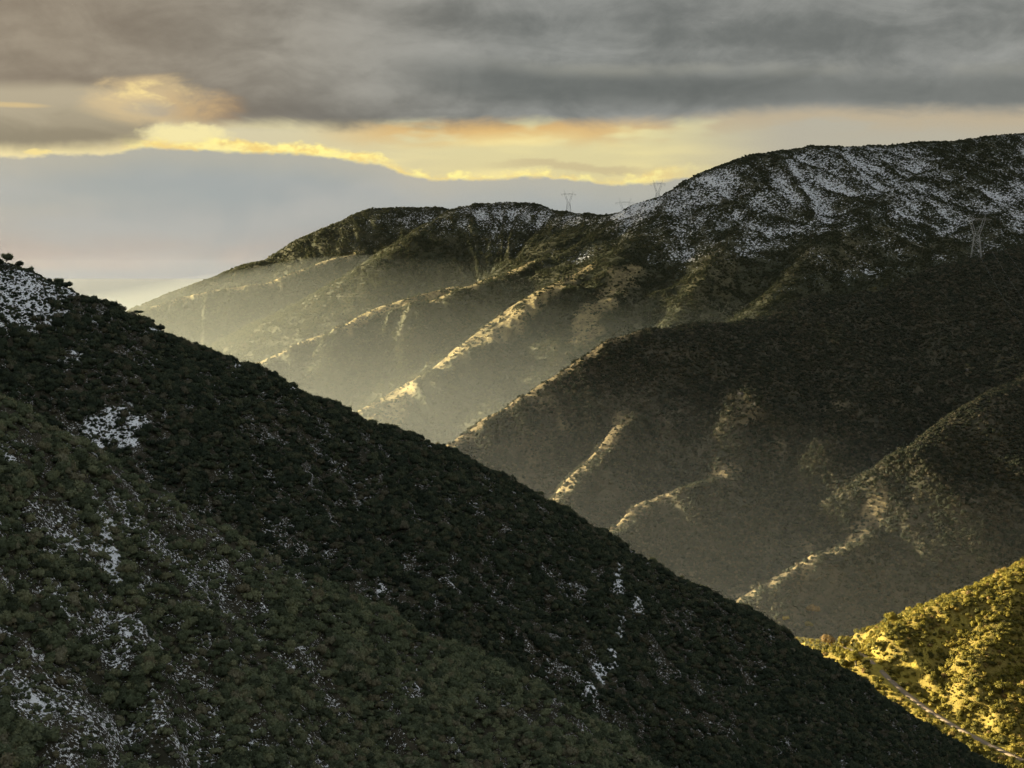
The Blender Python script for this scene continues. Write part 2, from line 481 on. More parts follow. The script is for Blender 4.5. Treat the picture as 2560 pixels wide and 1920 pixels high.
def floor_hit(u, v):
    tx, tz = ray(u, v)
    ys = np.linspace(450, 1100, 1600)
    zz = np.maximum(lit.h(tx * ys, ys), canyon(tx * ys, ys))
    ys2 = ys[zz >= tz * ys]
    Y = ys2[0] if len(ys2) else 1000.0
    return tx * Y, Y, float(np.maximum(lit.h(np.array([tx * Y]), np.array([Y])), canyon(np.array([tx * Y]), np.array([Y])))[0])


ROAD = np.array([floor_hit(u, v) for u, v in ROADPX])
# even out its height and direction
for _ in range(3):
    ROAD[1:-1] = ROAD[1:-1] * 0.5 + 0.25 * (ROAD[:-2] + ROAD[2:])


def road_near(x, y):
    bd = np.full(x.shape, 1e9); bz = np.zeros_like(x)
    for a, b in zip(ROAD[:-1], ROAD[1:]):
        ex, ey = b[0] - a[0], b[1] - a[1]
        t = np.clip(((x - a[0]) * ex + (y - a[1]) * ey) / (ex * ex + ey * ey), 0, 1)
        d = np.hypot(x - a[0] - t * ex, y - a[1] - t * ey)
        w = d < bd
        bd = np.where(w, d, bd); bz = np.where(w, a[2] + t * (b[2] - a[2]), bz)
    return bd, bz


def road_cut(x, y, z):
    d, rz = road_near(x, y)
    w = 1 - sst(d, 4.5, 13.0)
    return z * (1 - w) + (rz - 0.25) * w


lit_h0 = lit.h


def lit_h(x, y):
    x = np.asarray(x, float); y = np.asarray(y, float)
    return road_cut(x, y, smax(lit_h0(x, y), canyon(x, y), 6.0))


# ------------------------------------------------------------------ grids, one for each hill
def cols(step_in, lim_in=0.385, lim_out=0.85):
    c = list(np.arange(-lim_in, lim_in, step_in))
    s = step_in; x = lim_in; right = []
    while x < lim_out:
        right.append(x); s *= 1.06; x += s
    left = [-v for v in right if v > lim_in][::-1]
    return np.array(left + c + right)


def rows(*spec):
    o = []
    for a, b, st in spec:
        o += list(np.arange(a, b, st))
    return np.array(o)


def grid(hf, tx, ys):
    X = tx[None, :] * ys[:, None]
    Y = np.repeat(ys[:, None], len(tx), 1)
    return X, Y, hf(X, Y)


tx_n = cols(0.0016); tx_m = cols(0.00095)
G = {
    'near': grid(near.h, tx_n, rows((20, 150, 5), (150, 450, 1.3), (450, 640, 1.6), (640, 960, 7))),
    'lit': grid(lit_h, tx_m[(tx_m > 0.02) & (tx_m < 0.7)], rows((480, 960, 1.8), (960, 1250, 6))),
    'mid': grid(mid.h, tx_m, rows((840, 1480, 2.3), (1480, 1900, 9))),
    'far': grid(far.h, tx_m, rows((1400, 1600, 8), (1600, 2900, 4.0), (2900, 3200, 6), (3200, 4300, 16))),
}
TX = {'near': tx_n, 'lit': tx_m[(tx_m > 0.02) & (tx_m < 0.7)], 'mid': tx_m, 'far': tx_m}


def to_px(x, y, z):
    """2212 px view coordinates of world points"""
    cp, sp = math.cos(PITCH), math.sin(PITCH)
    dep = y * cp - z * sp
    up = y * sp + z * cp
    return (1280 + F * x / dep) / KD, (960 - F * up / dep) / KD


# what the viewpoint can see of each grid (used to place plants where they matter)
vis_lim = np.full(tx_m.shape, -9.0)
VIS = {}
for key in ('near', 'lit', 'mid', 'far'):
    X, Y, Z = G[key]
    tx = TX[key]
    e = Z / Y
    base = np.interp(tx, tx_m, vis_lim)
    run = np.maximum.accumulate(np.vstack([base[None, :], e]), axis=0)[:-1]
    VIS[key] = (Z + 3.5) / Y >= run - 0.0005
    top = np.maximum(base, np.where(Y < (760 if key == 'lit' else 1e9), e, -9).max(0))
    vis_lim = np.maximum(vis_lim, np.interp(tx_m, tx, top, left=-9, right=-9))


# ------------------------------------------------------------------ snow cover of the hills (a property of the ground)
def snow_near(X, Y, Z):
    u, v = to_px(X, Y, Z)
    s = np.zeros_like(X)
    n = fbm(X / 14, Y / 14, 4, 60)
    n2 = fbm(X / 5, Y / 5, 3, 61)
    for (a, b, ru, rv, w) in [(40, 650, 130, 85, 1.5), (90, 620, 90, 40, 0.9), (60, 740, 60, 30, 0.5), (240, 925, 75, 55, 1.4), (350, 715, 40, 12, 1.2), (430, 745, 50, 14, 1.1), (530, 785, 60, 12, 1.0), (650, 840, 50, 10, 0.8),
                              (785, 895, 45, 9, 0.7), (930, 960, 40, 8, 0.7), (1333, 1262, 15, 50, 1.6), (1375, 1308, 20, 26, 1.5), (1340, 1360, 14, 45, 1.5), (1318, 1415, 16, 34, 1.5), (1295, 1455, 18, 30, 1.5), (1275, 1490, 16, 18, 1.3),
                              (225, 1150, 35, 110, 1.0), (250, 1240, 20, 60, 1.0), (140, 1110, 60, 60, 0.55), (100, 1350, 110, 160, 0.42), (330, 1380, 70, 60, 0.5), (450, 1440, 45, 40, 0.7), (620, 1400, 40, 36, 0.6),
                              (640, 1450, 70, 50, 0.5), (30, 1610, 40, 40, 0.7), (60, 1480, 60, 60, 0.5), (420, 1600, 120, 60, 0.45), (230, 1620, 80, 50, 0.4), (760, 1480, 60, 40, 0.35), (30, 980, 60, 70, 0.4), (160, 790, 60, 40, 0.6),
                              (820, 1270, 20, 30, 0.6), (510, 1300, 40, 50, 0.5), (640, 1140, 30, 26, 0.35), (930, 1610, 80, 40, 0.35), (770, 1230, 30, 20, 0.5)]:
        s = np.maximum(s, w * np.exp(-((u - a) / ru) ** 2 - ((v - b) / rv) ** 2))
    base = 0.31 + 0.20 * np.exp(-((u - 150) / 420) ** 2) * sst(v, 950, 1150)
    return np.clip(np.maximum(sst(s + 0.40 * n + 0.55 * n2, 0.42, 1.0), base * (0.75 + 0.6 * n + 0.5 * n2)), 0, 1)


def snow_far(X, Y, Z):
    thr = 16 + np.clip((-X + 250) / 900, -0.6, 1) * 42
    n = fbm(X / 160, Y / 160, 4, 70)
    n2 = fbm(X / 34, Y / 34, 3, 72)
    s = sst(Z - thr + 60 * n + 28 * n2, -34, 90)
    s = s ** 0.75 * (0.5 + 0.5 * sst(fbm(X / 190 + 3, Y / 190, 3, 73), -0.5, 0.2))
    Zb = Z.copy()
    for ax in (0, 1):
        c = np.cumsum(np.concatenate([np.repeat(Zb.take([0], ax), 9, ax), Zb, np.repeat(Zb.take([-1], ax), 8, ax)], ax), axis=ax)
        n_ = Zb.shape[ax]
        Zb = (c.take(range(17, 17 + n_), ax) - c.take(range(0, n_), ax)) / 17.0
    s *= np.clip(0.80 + (Zb - Z) / 12.0, 0.40, 1.1)
    u, v = to_px(X, Y, Z)
    bare = np.exp(-((u - 1250) / 110) ** 2 - ((v - 520) / 30) ** 2)
    bare = np.maximum(bare, np.exp(-((u - 900) / 90) ** 2 - ((v - 545) / 40) ** 2))
    bare = np.maximum(bare, 1.2 * np.exp(-((u - 640) / 130) ** 2 - ((v - 520) / 60) ** 2))
    s = np.clip(s * (1 - bare), 0, 1)
    s = np.maximum(s, (0.62 + 0.35 * n2) * np.exp(-((u - 885) / 85) ** 2 - ((v - 472) / 26) ** 2))
    drift = np.exp(-((u - 1375) / 55) ** 2 - ((v - 452 + (u - 1375) * 0.35) / 13) ** 2) * 1.5 + np.exp(-((u - 1540) / 45) ** 2 - ((v - 392) / 16) ** 2)
    return np.clip(np.maximum(s * 0.86, drift * 1.3), 0, 1)


SNOW = {'near': snow_near(*G['near']), 'lit': np.zeros_like(G['lit'][0]), 'mid': np.zeros_like(G['mid'][0]), 'far': snow_far(*G['far'])}


# bare, stony or grassy ground instead of brush
def bare_mid(X, Y, Z):
    u, v = to_px(X, Y, Z)
    n = fbm(X / 25, Y / 25, 4, 80)
    s = 0
    for a, b, ru, rv, w in [(1610, 870, 60, 60, 0.9), (1800, 890, 50, 60, 0.7), (1660, 950, 70, 60, 0.6), (1180, 880, 110, 60, 0.6), (1200, 940, 90, 70, 0.6), (1130, 1000, 70, 60, 0.6), (2090, 800, 20, 20, 0.7), (1730, 1170, 60, 60, 0.6)]:
        s = np.maximum(s, w * np.exp(-((u - a) / ru) ** 2 - ((v - b) / rv) ** 2))
    return np.clip(0.55 * sst(s + 0.45 * n, 0.45, 0.85), 0, 1)


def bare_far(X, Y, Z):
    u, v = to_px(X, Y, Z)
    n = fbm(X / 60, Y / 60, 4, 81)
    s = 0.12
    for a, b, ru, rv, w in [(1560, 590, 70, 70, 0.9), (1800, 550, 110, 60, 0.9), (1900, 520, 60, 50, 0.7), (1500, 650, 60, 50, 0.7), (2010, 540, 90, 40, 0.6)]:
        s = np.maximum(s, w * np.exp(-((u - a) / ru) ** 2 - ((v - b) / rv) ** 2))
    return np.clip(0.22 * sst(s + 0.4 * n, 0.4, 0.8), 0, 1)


def bare_lit(X, Y, Z):
    u, v = to_px(X, Y, Z)
    n = fbm(X / 12, Y / 12, 4, 82)
    s = 0.22 + 0.6 * np.exp(-((u - 2010 - (1395 - v) * 0.9) / 40) ** 2) * sst(v, 1330, 1360)
    s = np.maximum(s, 0.8 * np.exp(-((u - 2060) / 60) ** 2 - ((v - 1345) / 30) ** 2))
    d, _ = road_near(X, Y)
    return np.clip(np.maximum(sst(s + 0.4 * n, 0.45, 0.85), 1 - sst(d, 4, 9)), 0, 1)


def sunlit_crest_grass(ridges, X, Y, wid):  # straw grass kept to the sunlit spur crests so their light looks stronger
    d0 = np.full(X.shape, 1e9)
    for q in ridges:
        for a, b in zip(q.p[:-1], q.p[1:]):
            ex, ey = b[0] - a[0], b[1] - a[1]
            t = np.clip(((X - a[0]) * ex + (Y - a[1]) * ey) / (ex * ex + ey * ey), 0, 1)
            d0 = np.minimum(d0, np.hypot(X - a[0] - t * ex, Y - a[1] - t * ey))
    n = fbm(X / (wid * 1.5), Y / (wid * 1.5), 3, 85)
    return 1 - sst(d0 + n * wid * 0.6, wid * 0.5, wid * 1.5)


BARE = {'near': np.clip(sst(fbm(G['near'][0] / 22, G['near'][1] / 22, 3, 83), 0.35, 0.8), 0, 1), 'lit': bare_lit(*G['lit']), 'mid': np.maximum(bare_mid(*G['mid']), sunlit_crest_grass(mid.r[2:5] + [Ridge(mid.r[0].p[:10], 1, 1, 1, 1, 1)], G['mid'][0], G['mid'][1], 8.0)), 'far': np.maximum(bare_far(*G['far']), sunlit_crest_grass(far.r[FB:FB + 7], G['far'][0], G['far'][1], 19.0))}

# ------------------------------------------------------------------ materials


def new_mat(name):
    m = bpy.data.materials.new(name)
    m.use_nodes = True
    m.node_tree.nodes.clear()
    t = NT(m.node_tree)
    out = t.n('ShaderNodeOutputMaterial')
    return m, t, out


def ground_mat(name, c0, c1, bare0, bare1, scale, snow_scale, bump):
    m, t, out = new_mat(name)
    tcn = t.n('ShaderNodeTexCoord').outputs['Object']
    sn = t.n('ShaderNodeAttribute', attribute_name='snow').outputs['Fac']
    ba = t.n('ShaderNodeAttribute', attribute_name='bare').outputs['Fac']
    n1 = t.noise(tcn, scale, 6, 0.6)
    n2 = t.noise(tcn, scale * 6.5, 4, 0.6)
    n3 = t.noise(tcn, snow_scale, 5, 0.72, 0.4)
    base = t.mix(t.sstep(n1, 0.35, 0.65), c0, c1)
    bare = t.mix(t.sstep(n2, 0.3, 0.7), bare0, bare1)
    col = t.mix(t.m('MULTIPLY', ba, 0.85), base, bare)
    col = t.mix(t.sstep(n2, 0.35, 0.75, 0.0, 0.35), col, (0.02, 0.018, 0.012))
    f = t.sstep(t.m('ADD', t.m('MULTIPLY', sn, 0.62), t.m('MULTIPLY', t.m('SUBTRACT', n3, 0.5), 2.2)), 0.36, 0.46)
    f = t.m('MULTIPLY', f, t.sstep(sn, 0.02, 0.12))
    col = t.mix(f, col, (0.88, 0.90, 0.93))
    p = t.n('ShaderNodeBsdfPrincipled')
    t.put(p.inputs['Base Color'], col)
    t.put(p.inputs['Roughness'], 0.9)
    t.put(p.inputs['Specular IOR Level'], 0.15)
    b = t.n('ShaderNodeBump')
    b.inputs['Strength'].default_value = 0.9
    b.inputs['Distance'].default_value = bump
    t.put(b.inputs['Height'], t.m('ADD', n2, n3))
    m.node_tree.links.new(b.outputs[0], p.inputs['Normal'])
    m.node_tree.links.new(p.outputs[0], out.inputs['Surface'])
    return m


def leaf_mat(name, stops, trans=0.25):
    m, t, out = new_mat(name)
    rnd = t.n('ShaderNodeObjectInfo').outputs['Random']
    col = t.ramp(rnd, stops)
    vn = t.noise(t.n('ShaderNodeTexCoord').outputs['Object'], 3.0, 2, 0.5)
    col = t.mix(t.sstep(vn, 0.3, 0.7, 0.0, 0.45), col, (0.02, 0.022, 0.010))
    d = t.n('ShaderNodeBsdfPrincipled')
    t.put(d.inputs['Base Color'], col)
    t.put(d.inputs['Roughness'], 0.75)
    t.put(d.inputs['Specular IOR Level'], 0.2)
    tr = t.n('ShaderNodeBsdfTranslucent')
    t.put(tr.inputs['Color'], t.mix(1.0, col, (1.2, 1.2, 0.7), 'MULTIPLY'))
    mx = t.n('ShaderNodeMixShader')
    mx.inputs[0].default_value = trans
    m.node_tree.links.new(d.outputs[0], mx.inputs[1])
    m.node_tree.links.new(tr.outputs[0], mx.inputs[2])
    m.node_tree.links.new(mx.outputs[0], out.inputs['Surface'])
    return m


def plain_mat(name, c0, c1, scale, rough=0.8, metal=0.0):
    m, t, out = new_mat(name)
    n = t.noise(t.n('ShaderNodeTexCoord').outputs['Object'], scale, 5, 0.6)
    p = t.n('ShaderNodeBsdfPrincipled')
    t.put(p.inputs['Base Color'], t.mix(t.sstep(n, 0.3, 0.7), c0, c1))
    t.put(p.inputs['Roughness'], rough)
    t.put(p.inputs['Metallic'], metal)
    m.node_tree.links.new(p.outputs[0], out.inputs['Surface'])
    return m


GM = {
    'near': ground_mat('near_ground', (0.030, 0.030, 0.018), (0.055, 0.048, 0.030), (0.09, 0.075, 0.05), (0.06, 0.055, 0.04), 0.12, 1.8, 0.35),
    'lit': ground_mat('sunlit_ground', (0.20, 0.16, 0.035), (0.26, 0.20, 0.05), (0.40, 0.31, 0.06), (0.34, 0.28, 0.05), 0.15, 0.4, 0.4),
    'mid': ground_mat('mid_ground', (0.066, 0.068, 0.046), (0.115, 0.102, 0.068), (0.36, 0.29, 0.16), (0.20, 0.165, 0.10), 0.05, 0.25, 0.8),  # bare pair raised to brighten the strips of sun along the crests
    'far': ground_mat('far_ground', (0.066, 0.074, 0.044), (0.104, 0.102, 0.060), (0.40, 0.33, 0.165), (0.27, 0.22, 0.12), 0.02, 0.26, 2.0),  # bare tones paled further to boost sunlight on the spur crests
}
LEAF = {
    'near': leaf_mat('near_leaves', [(0.0, (0.024, 0.036, 0.024)), (0.35, (0.050, 0.072, 0.044)), (0.65, (0.076, 0.098, 0.058)), (0.85, (0.120, 0.135, 0.076)), (0.93, (0.125, 0.112, 0.070)), (1.0, (0.19, 0.18, 0.13))]),
    'sage': leaf_mat('skylit_sage_leaves', [(0.0, (0.060, 0.078, 0.046)), (0.35, (0.140, 0.172, 0.100)), (0.65, (0.205, 0.235, 0.138)), (0.85, (0.27, 0.285, 0.165)), (0.93, (0.215, 0.19, 0.12)), (1.0, (0.30, 0.29, 0.20))]),  # own grey green, lightened further for the sky light the spur catches
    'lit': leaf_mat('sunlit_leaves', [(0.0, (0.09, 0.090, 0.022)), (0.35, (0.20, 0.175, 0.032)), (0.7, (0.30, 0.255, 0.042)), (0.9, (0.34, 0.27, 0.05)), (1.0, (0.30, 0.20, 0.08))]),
    'mid': leaf_mat('mid_leaves', [(0.0, (0.048, 0.062, 0.044)), (0.5, (0.086, 0.096, 0.062)), (0.8, (0.128, 0.122, 0.082)), (1.0, (0.19, 0.165, 0.12))]),
    'far': leaf_mat('far_leaves', [(0.0, (0.062, 0.076, 0.046)), (0.5, (0.094, 0.106, 0.060)), (0.8, (0.122, 0.126, 0.072)), (1.0, (0.14, 0.13, 0.08))]),
}
BARK = plain_mat('bark', (0.05, 0.04, 0.03), (0.09, 0.075, 0.06), 4.0)
STEEL = plain_mat('galvanised_steel', (0.42, 0.43, 0.42), (0.34, 0.35, 0.35), 0.6, 0.55, 0.3)
CABLE = plain_mat('aluminium_cable', (0.5, 0.5, 0.48), (0.4, 0.4, 0.4), 0.3, 0.5, 0.3)
GLASS = plain_mat('insulator_glaze', (0.16, 0.18, 0.17), (0.22, 0.23, 0.22), 2.0, 0.3)
ASPH = plain_mat('road_dirt', (0.30, 0.23, 0.16), (0.22, 0.17, 0.12), 0.3, 0.95)
ROCK = plain_mat('rock', (0.15, 0.135, 0.115), (0.10, 0.09, 0.08), 0.5, 0.95)
SEA = plain_mat('sea_water', (0.055, 0.085, 0.125), (0.06, 0.092, 0.135), 0.001, 0.9)


# ------------------------------------------------------------------ mesh helpers
def mesh_np(name, co, faces, mat=None, smooth=True):
    me = bpy.data.meshes.new(name)
    co = np.asarray(co, np.float32); faces = np.asarray(faces, np.int32)
    k = faces.shape[1]
    me.vertices.add(len(co)); me.vertices.foreach_set('co', co.ravel())
    me.loops.add(faces.size); me.loops.foreach_set('vertex_index', faces.ravel())
    me.polygons.add(len(faces))
    me.polygons.foreach_set('loop_start', np.arange(0, faces.size, k, dtype=np.int32))
    me.polygons.foreach_set('loop_total', np.full(len(faces), k, np.int32))
    me.polygons.foreach_set('use_smooth', np.full(len(faces), smooth))
    me.update(calc_edges=True)
    if mat:
        me.materials.append(mat)
    return me


def link(name, me, parent=None, loc=(0, 0, 0), **props):
    o = bpy.data.objects.new(name, me)
    C.objects.link(o)
    o.location = loc
    if parent:
        o.parent = parent
    for k, v in props.items():
        o[k] = v
    return o


def attr(me, name, val):
    a = me.attributes.new(name, 'FLOAT', 'POINT')
    a.data.foreach_set('value', np.asarray(val, np.float32).ravel())


HILLNAME = {'near': 'near_hillside', 'lit': 'sunlit_hill', 'mid': 'middle_ridge', 'far': 'far_ridge'}
HILLLABEL = {'near': 'dark brush covered hillside with snow patches filling the foreground',
             'lit': 'golden sunlit hill at the lower right above the canyon road',
             'mid': 'dark shaded ridge descending from the right behind the near hillside',
             'far': 'far mountain ridge with snow speckled top and sunlit spurs'}
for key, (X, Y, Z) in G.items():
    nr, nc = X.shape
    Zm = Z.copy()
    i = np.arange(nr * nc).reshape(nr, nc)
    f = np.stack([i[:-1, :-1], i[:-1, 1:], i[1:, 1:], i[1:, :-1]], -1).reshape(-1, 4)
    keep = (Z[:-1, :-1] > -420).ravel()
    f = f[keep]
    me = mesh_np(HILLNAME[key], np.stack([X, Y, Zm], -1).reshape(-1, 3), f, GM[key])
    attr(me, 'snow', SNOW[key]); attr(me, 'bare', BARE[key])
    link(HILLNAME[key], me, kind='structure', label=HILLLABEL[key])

# canyon floor under the hills and the sea beyond them
sx = np.linspace(-3600, 3600, 90); sy = np.linspace(-100, 4300, 90)
SX, SYY = np.meshgrid(sx, sy)
SZ = canyon(SX, SYY) - 4.0 - 0.02 * np.maximum(SYY - 2000, 0)
i = np.arange(SX.size).reshape(SX.shape)
f = np.stack([i[:-1, :-1], i[:-1, 1:], i[1:, 1:], i[1:, :-1]], -1).reshape(-1, 4)
me = mesh_np('canyon_floor', np.stack([SX, SYY, SZ], -1).reshape(-1, 3), f, GM['mid'])
link('canyon_floor', me, kind='structure')
me = mesh_np('sea', [(-38000, 4000, -420), (38000, 4000, -420), (38000, 58000, -420), (-38000, 58000, -420)], [(0, 1, 2, 3)], SEA)
link('sea', me, kind='structure')

# road
pts = []
for a, b in zip(ROAD[:-1], ROAD[1:]):
    n = max(2, int(np.hypot(*(b - a)[:2]) / 3))
    for t in np.linspace(0, 1, n, endpoint=False):
        pts.append(a + t * (b - a))
pts = np.array(pts)
for _ in range(8):
    pts[1:-1] = 0.5 * pts[1:-1] + 0.25 * (pts[:-2] + pts[2:])
tn = np.gradient(pts, axis=0)
nm = np.stack([-tn[:, 1], tn[:, 0]], 1); nm /= np.linalg.norm(nm, axis=1)[:, None]
co = []
for w, dzv in ((-1.8, -0.5), (-1.5, 0.10), (0, 0.16), (1.5, 0.10), (1.8, -0.5)):
    co.append(np.column_stack([pts[:, :2] + nm * w, pts[:, 2] + dzv]))
nP = len(pts)
co = np.concatenate(co)
f = [(r * nP + j, r * nP + j + 1, (r + 1) * nP + j + 1, (r + 1) * nP + j) for r in range(4) for j in range(nP - 1)]
me = mesh_np('canyon_road', co, f, ASPH)
link('canyon_road', me, kind='structure')


# ------------------------------------------------------------------ the grey cloud deck overhead; the sun shines in under its edge
DECK_H = 1200.0
EDGE_A = DECK_H / math.tan(SUN_EL)      # distance of the edge towards the sun
eaz = [azel(u, v) for u, v in DECK_EDGE]
ring_pts = []
for k in range(1440):
    a = -math.pi + 2 * math.pi * k / 1440
    bb = EDGE_A * math.tan(max(-1.3, min(1.3, a - SUN_AZ)))
    r_sun = (EDGE_A + float(np.interp(bb, [-3000, 930, 1000, 1500, 1900, 2460, 2620, 3400], [600, 600, 1050, 1050, 830, 830, 1180, 1180]))) / max(0.05, math.cos(a - SUN_AZ))  # out-of-view edge, shaped to pick which slopes get sun and which shade
    r_view = DECK_H / math.tan(np.interp(a, [e[0] for e in eaz], [e[1] for e in eaz]))
    r_far = 58000.0
    if a < R(-130):
        r_ = r_far
    elif a < R(-105):
        r_ = r_far + (min(r_sun, r_far) - r_far) * sst(a, R(-130), R(-105))
    elif a < R(-44):
        r_ = r_sun
    elif a < R(-24):
        r_ = r_sun + (r_view - r_sun) * sst(a, R(-44), R(-24))
    elif a < R(24):
        r_ = r_view
    else:
        r_ = r_view + (r_far - r_view) * sst(a, R(24), R(60))
    r_ += 16 * math.sin(a * 150) + 12 * math.sin(a * 330 + 1)
    ring_pts.append((r_ * math.sin(a), r_ * math.cos(a)))
m, t, out = new_mat('cloud')
gp = t.n('ShaderNodeNewGeometry').outputs['Position']
sp_ = t.n('ShaderNodeSeparateXYZ'); t.put(sp_.inputs[0], gp)
hyp = t.m('SQRT', t.m('ADD', t.m('MULTIPLY', sp_.outputs[0], sp_.outputs[0]), t.m('MULTIPLY', sp_.outputs[1], sp_.outputs[1])))
nv_ = t.n('ShaderNodeVectorMath', operation='NORMALIZE'); t.put(nv_.inputs[0], gp)
em = t.n('ShaderNodeEmission')
t.put(em.inputs['Color'], sky_colour(t, t.m('ARCTAN2', sp_.outputs[0], sp_.outputs[1]), t.m('ARCTAN2', sp_.outputs[2], hyp), nv_.outputs[0]))
m.node_tree.links.new(em.outputs[0], out.inputs['Surface'])
m.cycles.emission_sampling = 'NONE'
co = [(0, 0, DECK_H)] + [(p[0], p[1], DECK_H) for p in ring_pts]
me = mesh_np('sky', co, [(0, 1 + (k + 1) % 1440, 1 + k) for k in range(1440)], m, smooth=False)
link('sky', me, kind='structure', label='grey cloud deck overhead ending in a bright break')

# ------------------------------------------------------------------ plants
def lump(rs, nsub, rad, flat, seed, sub=1):
    """low lumpy core, a subdivided octahedron pushed in and out"""
    v = [(1, 0, 0), (-1, 0, 0), (0, 1, 0), (0, -1, 0), (0, 0, 1), (0, 0, -1)]
    fc = [(0, 2, 4), (2, 1, 4), (1, 3, 4), (3, 0, 4), (2, 0, 5), (1, 2, 5), (3, 1, 5), (0, 3, 5)]
    v = [np.array(p, float) for p in v]
    for _ in range(sub):
        nf = []; mid_ = {}
        def mp(a, b):
            kx = (min(a, b), max(a, b))
            if kx not in mid_:
                p = v[a] + v[b]; v.append(p / np.linalg.norm(p)); mid_[kx] = len(v) - 1
            return mid_[kx]
        for a, b, c in fc:
            ab, bc, ca = mp(a, b), mp(b, c), mp(c, a)
            nf += [(a, ab, ca), (ab, b, bc), (ca, bc, c), (ab, bc, ca)]
        fc = nf
    P = np.array(v)
    P *= (rad * (1 + 0.32 * (rs.random(len(P)) - 0.5)))[:, None]
    P[:, 2] *= flat
    return P, np.array(fc)


def shrub_mesh(name, seed, leaves, size, mat, height=0.8, spread=1.0, nblob=7):
    """crown of unit radius: lumpy core and many small leaf faces in clumps, resting on z = 0"""
    rs = np.random.default_rng(seed)
    cos, fcs = [], []
    off = 0
    blobs = []
    for b in range(nblob):
        a = rs.random() * 2 * np.pi; q = math.sqrt(rs.random()) * 0.62 * spread
        r = 0.34 + 0.22 * rs.random()
        zc = height * (0.35 + 0.65 * rs.random() * (1 - q * 0.7))
        blobs.append((q * math.cos(a), q * math.sin(a), zc, r))
        P, fc = lump(rs, 0, r * 0.82, 0.9, seed + b, 1)
        cos.append(P + np.array(blobs[-1][:3])); fcs.append(fc + off); off += len(P)
    B = np.array(blobs)
    w = B[:, 3] ** 2; w /= w.sum()
    k = rs.choice(nblob, leaves, p=w)
    d = rs.normal(size=(leaves, 3)); d /= np.linalg.norm(d, axis=1)[:, None]
    d[:, 2] = np.where(d[:, 2] < -0.3, -d[:, 2], d[:, 2])
    c = B[k, :3] + d * (B[k, 3] * (0.86 + 0.3 * rs.random(leaves)))[:, None]
    t1 = np.cross(d, rs.normal(size=(leaves, 3))); t1 /= np.linalg.norm(t1, axis=1)[:, None]
    nn = d + 0.7 * rs.normal(size=(leaves, 3)) * 0.6; nn /= np.linalg.norm(nn, axis=1)[:, None]
    t2 = np.cross(nn, t1); t2 /= np.linalg.norm(t2, axis=1)[:, None]
    s = size * (0.6 + 0.8 * rs.random(leaves))[:, None]
    tri = np.stack([c - t1 * s * 0.6, c + t1 * s * 0.6, c + t2 * s * 1.1], 1).reshape(-1, 3)
    cos.append(tri); fcs.append(np.arange(leaves * 3).reshape(-1, 3) + off)
    return mesh_np(name, np.concatenate(cos), np.concatenate(fcs), mat, smooth=False)


PROTO = {}
for key, nv, nl, sz in (('near', 7, 300, 0.15), ('lit', 6, 220, 0.17), ('mid', 5, 90, 0.24), ('far', 5, 40, 0.34)):
    PROTO[key] = [shrub_mesh('shrub_' + key, 100 + 13 * v + len(key), nl, sz, LEAF[key], height=(0.55, 0.75, 0.95, 0.65, 0.8, 0.6, 0.9)[v]) for v in range(nv)]


PROTO['sage'] = [shrub_mesh('shrub_sage', 300 + 13 * v, 300, 0.15, LEAF['sage'], height=(0.6, 0.8, 0.7, 0.9, 0.65)[v]) for v in range(5)]


def scatter(key, n, dens, rmin, rmax):
    """random plants on a hill, evenly over the ground that the viewpoint can see"""
    X, Y, Z = G[key]
    rs = np.random.default_rng(200 + len(key) * 7 + n % 97)
    dA = np.zeros_like(X)
    gx = np.gradient(X, axis=1); gy = np.gradient(Y, axis=0)
    dA = np.abs(gx * gy)
    tx = TX[key]
    infr = (np.abs(tx) < 0.42)[None, :]
    w = dA * VIS[key] * infr * dens
    p = (w / w.sum()).ravel()
    idx = rs.choice(X.size, n, p=p)
    r, c = np.unravel_index(idx, X.shape)
    x = X.ravel()[idx] + (rs.random(n) - 0.5) * gx.ravel()[idx]
    y = Y.ravel()[idx] + (rs.random(n) - 0.5) * gy.ravel()[idx]
    q = rs.random(n)
    rad = rmin + (rmax - rmin) * q ** 2.6
    return x, y, idx, rad, rs


HF = {'near': near.h, 'lit': lit_h, 'mid': mid.h, 'far': far.h, 'low': lambda x, y: np.maximum(lit_h(x, y), mid.h(x, y))}


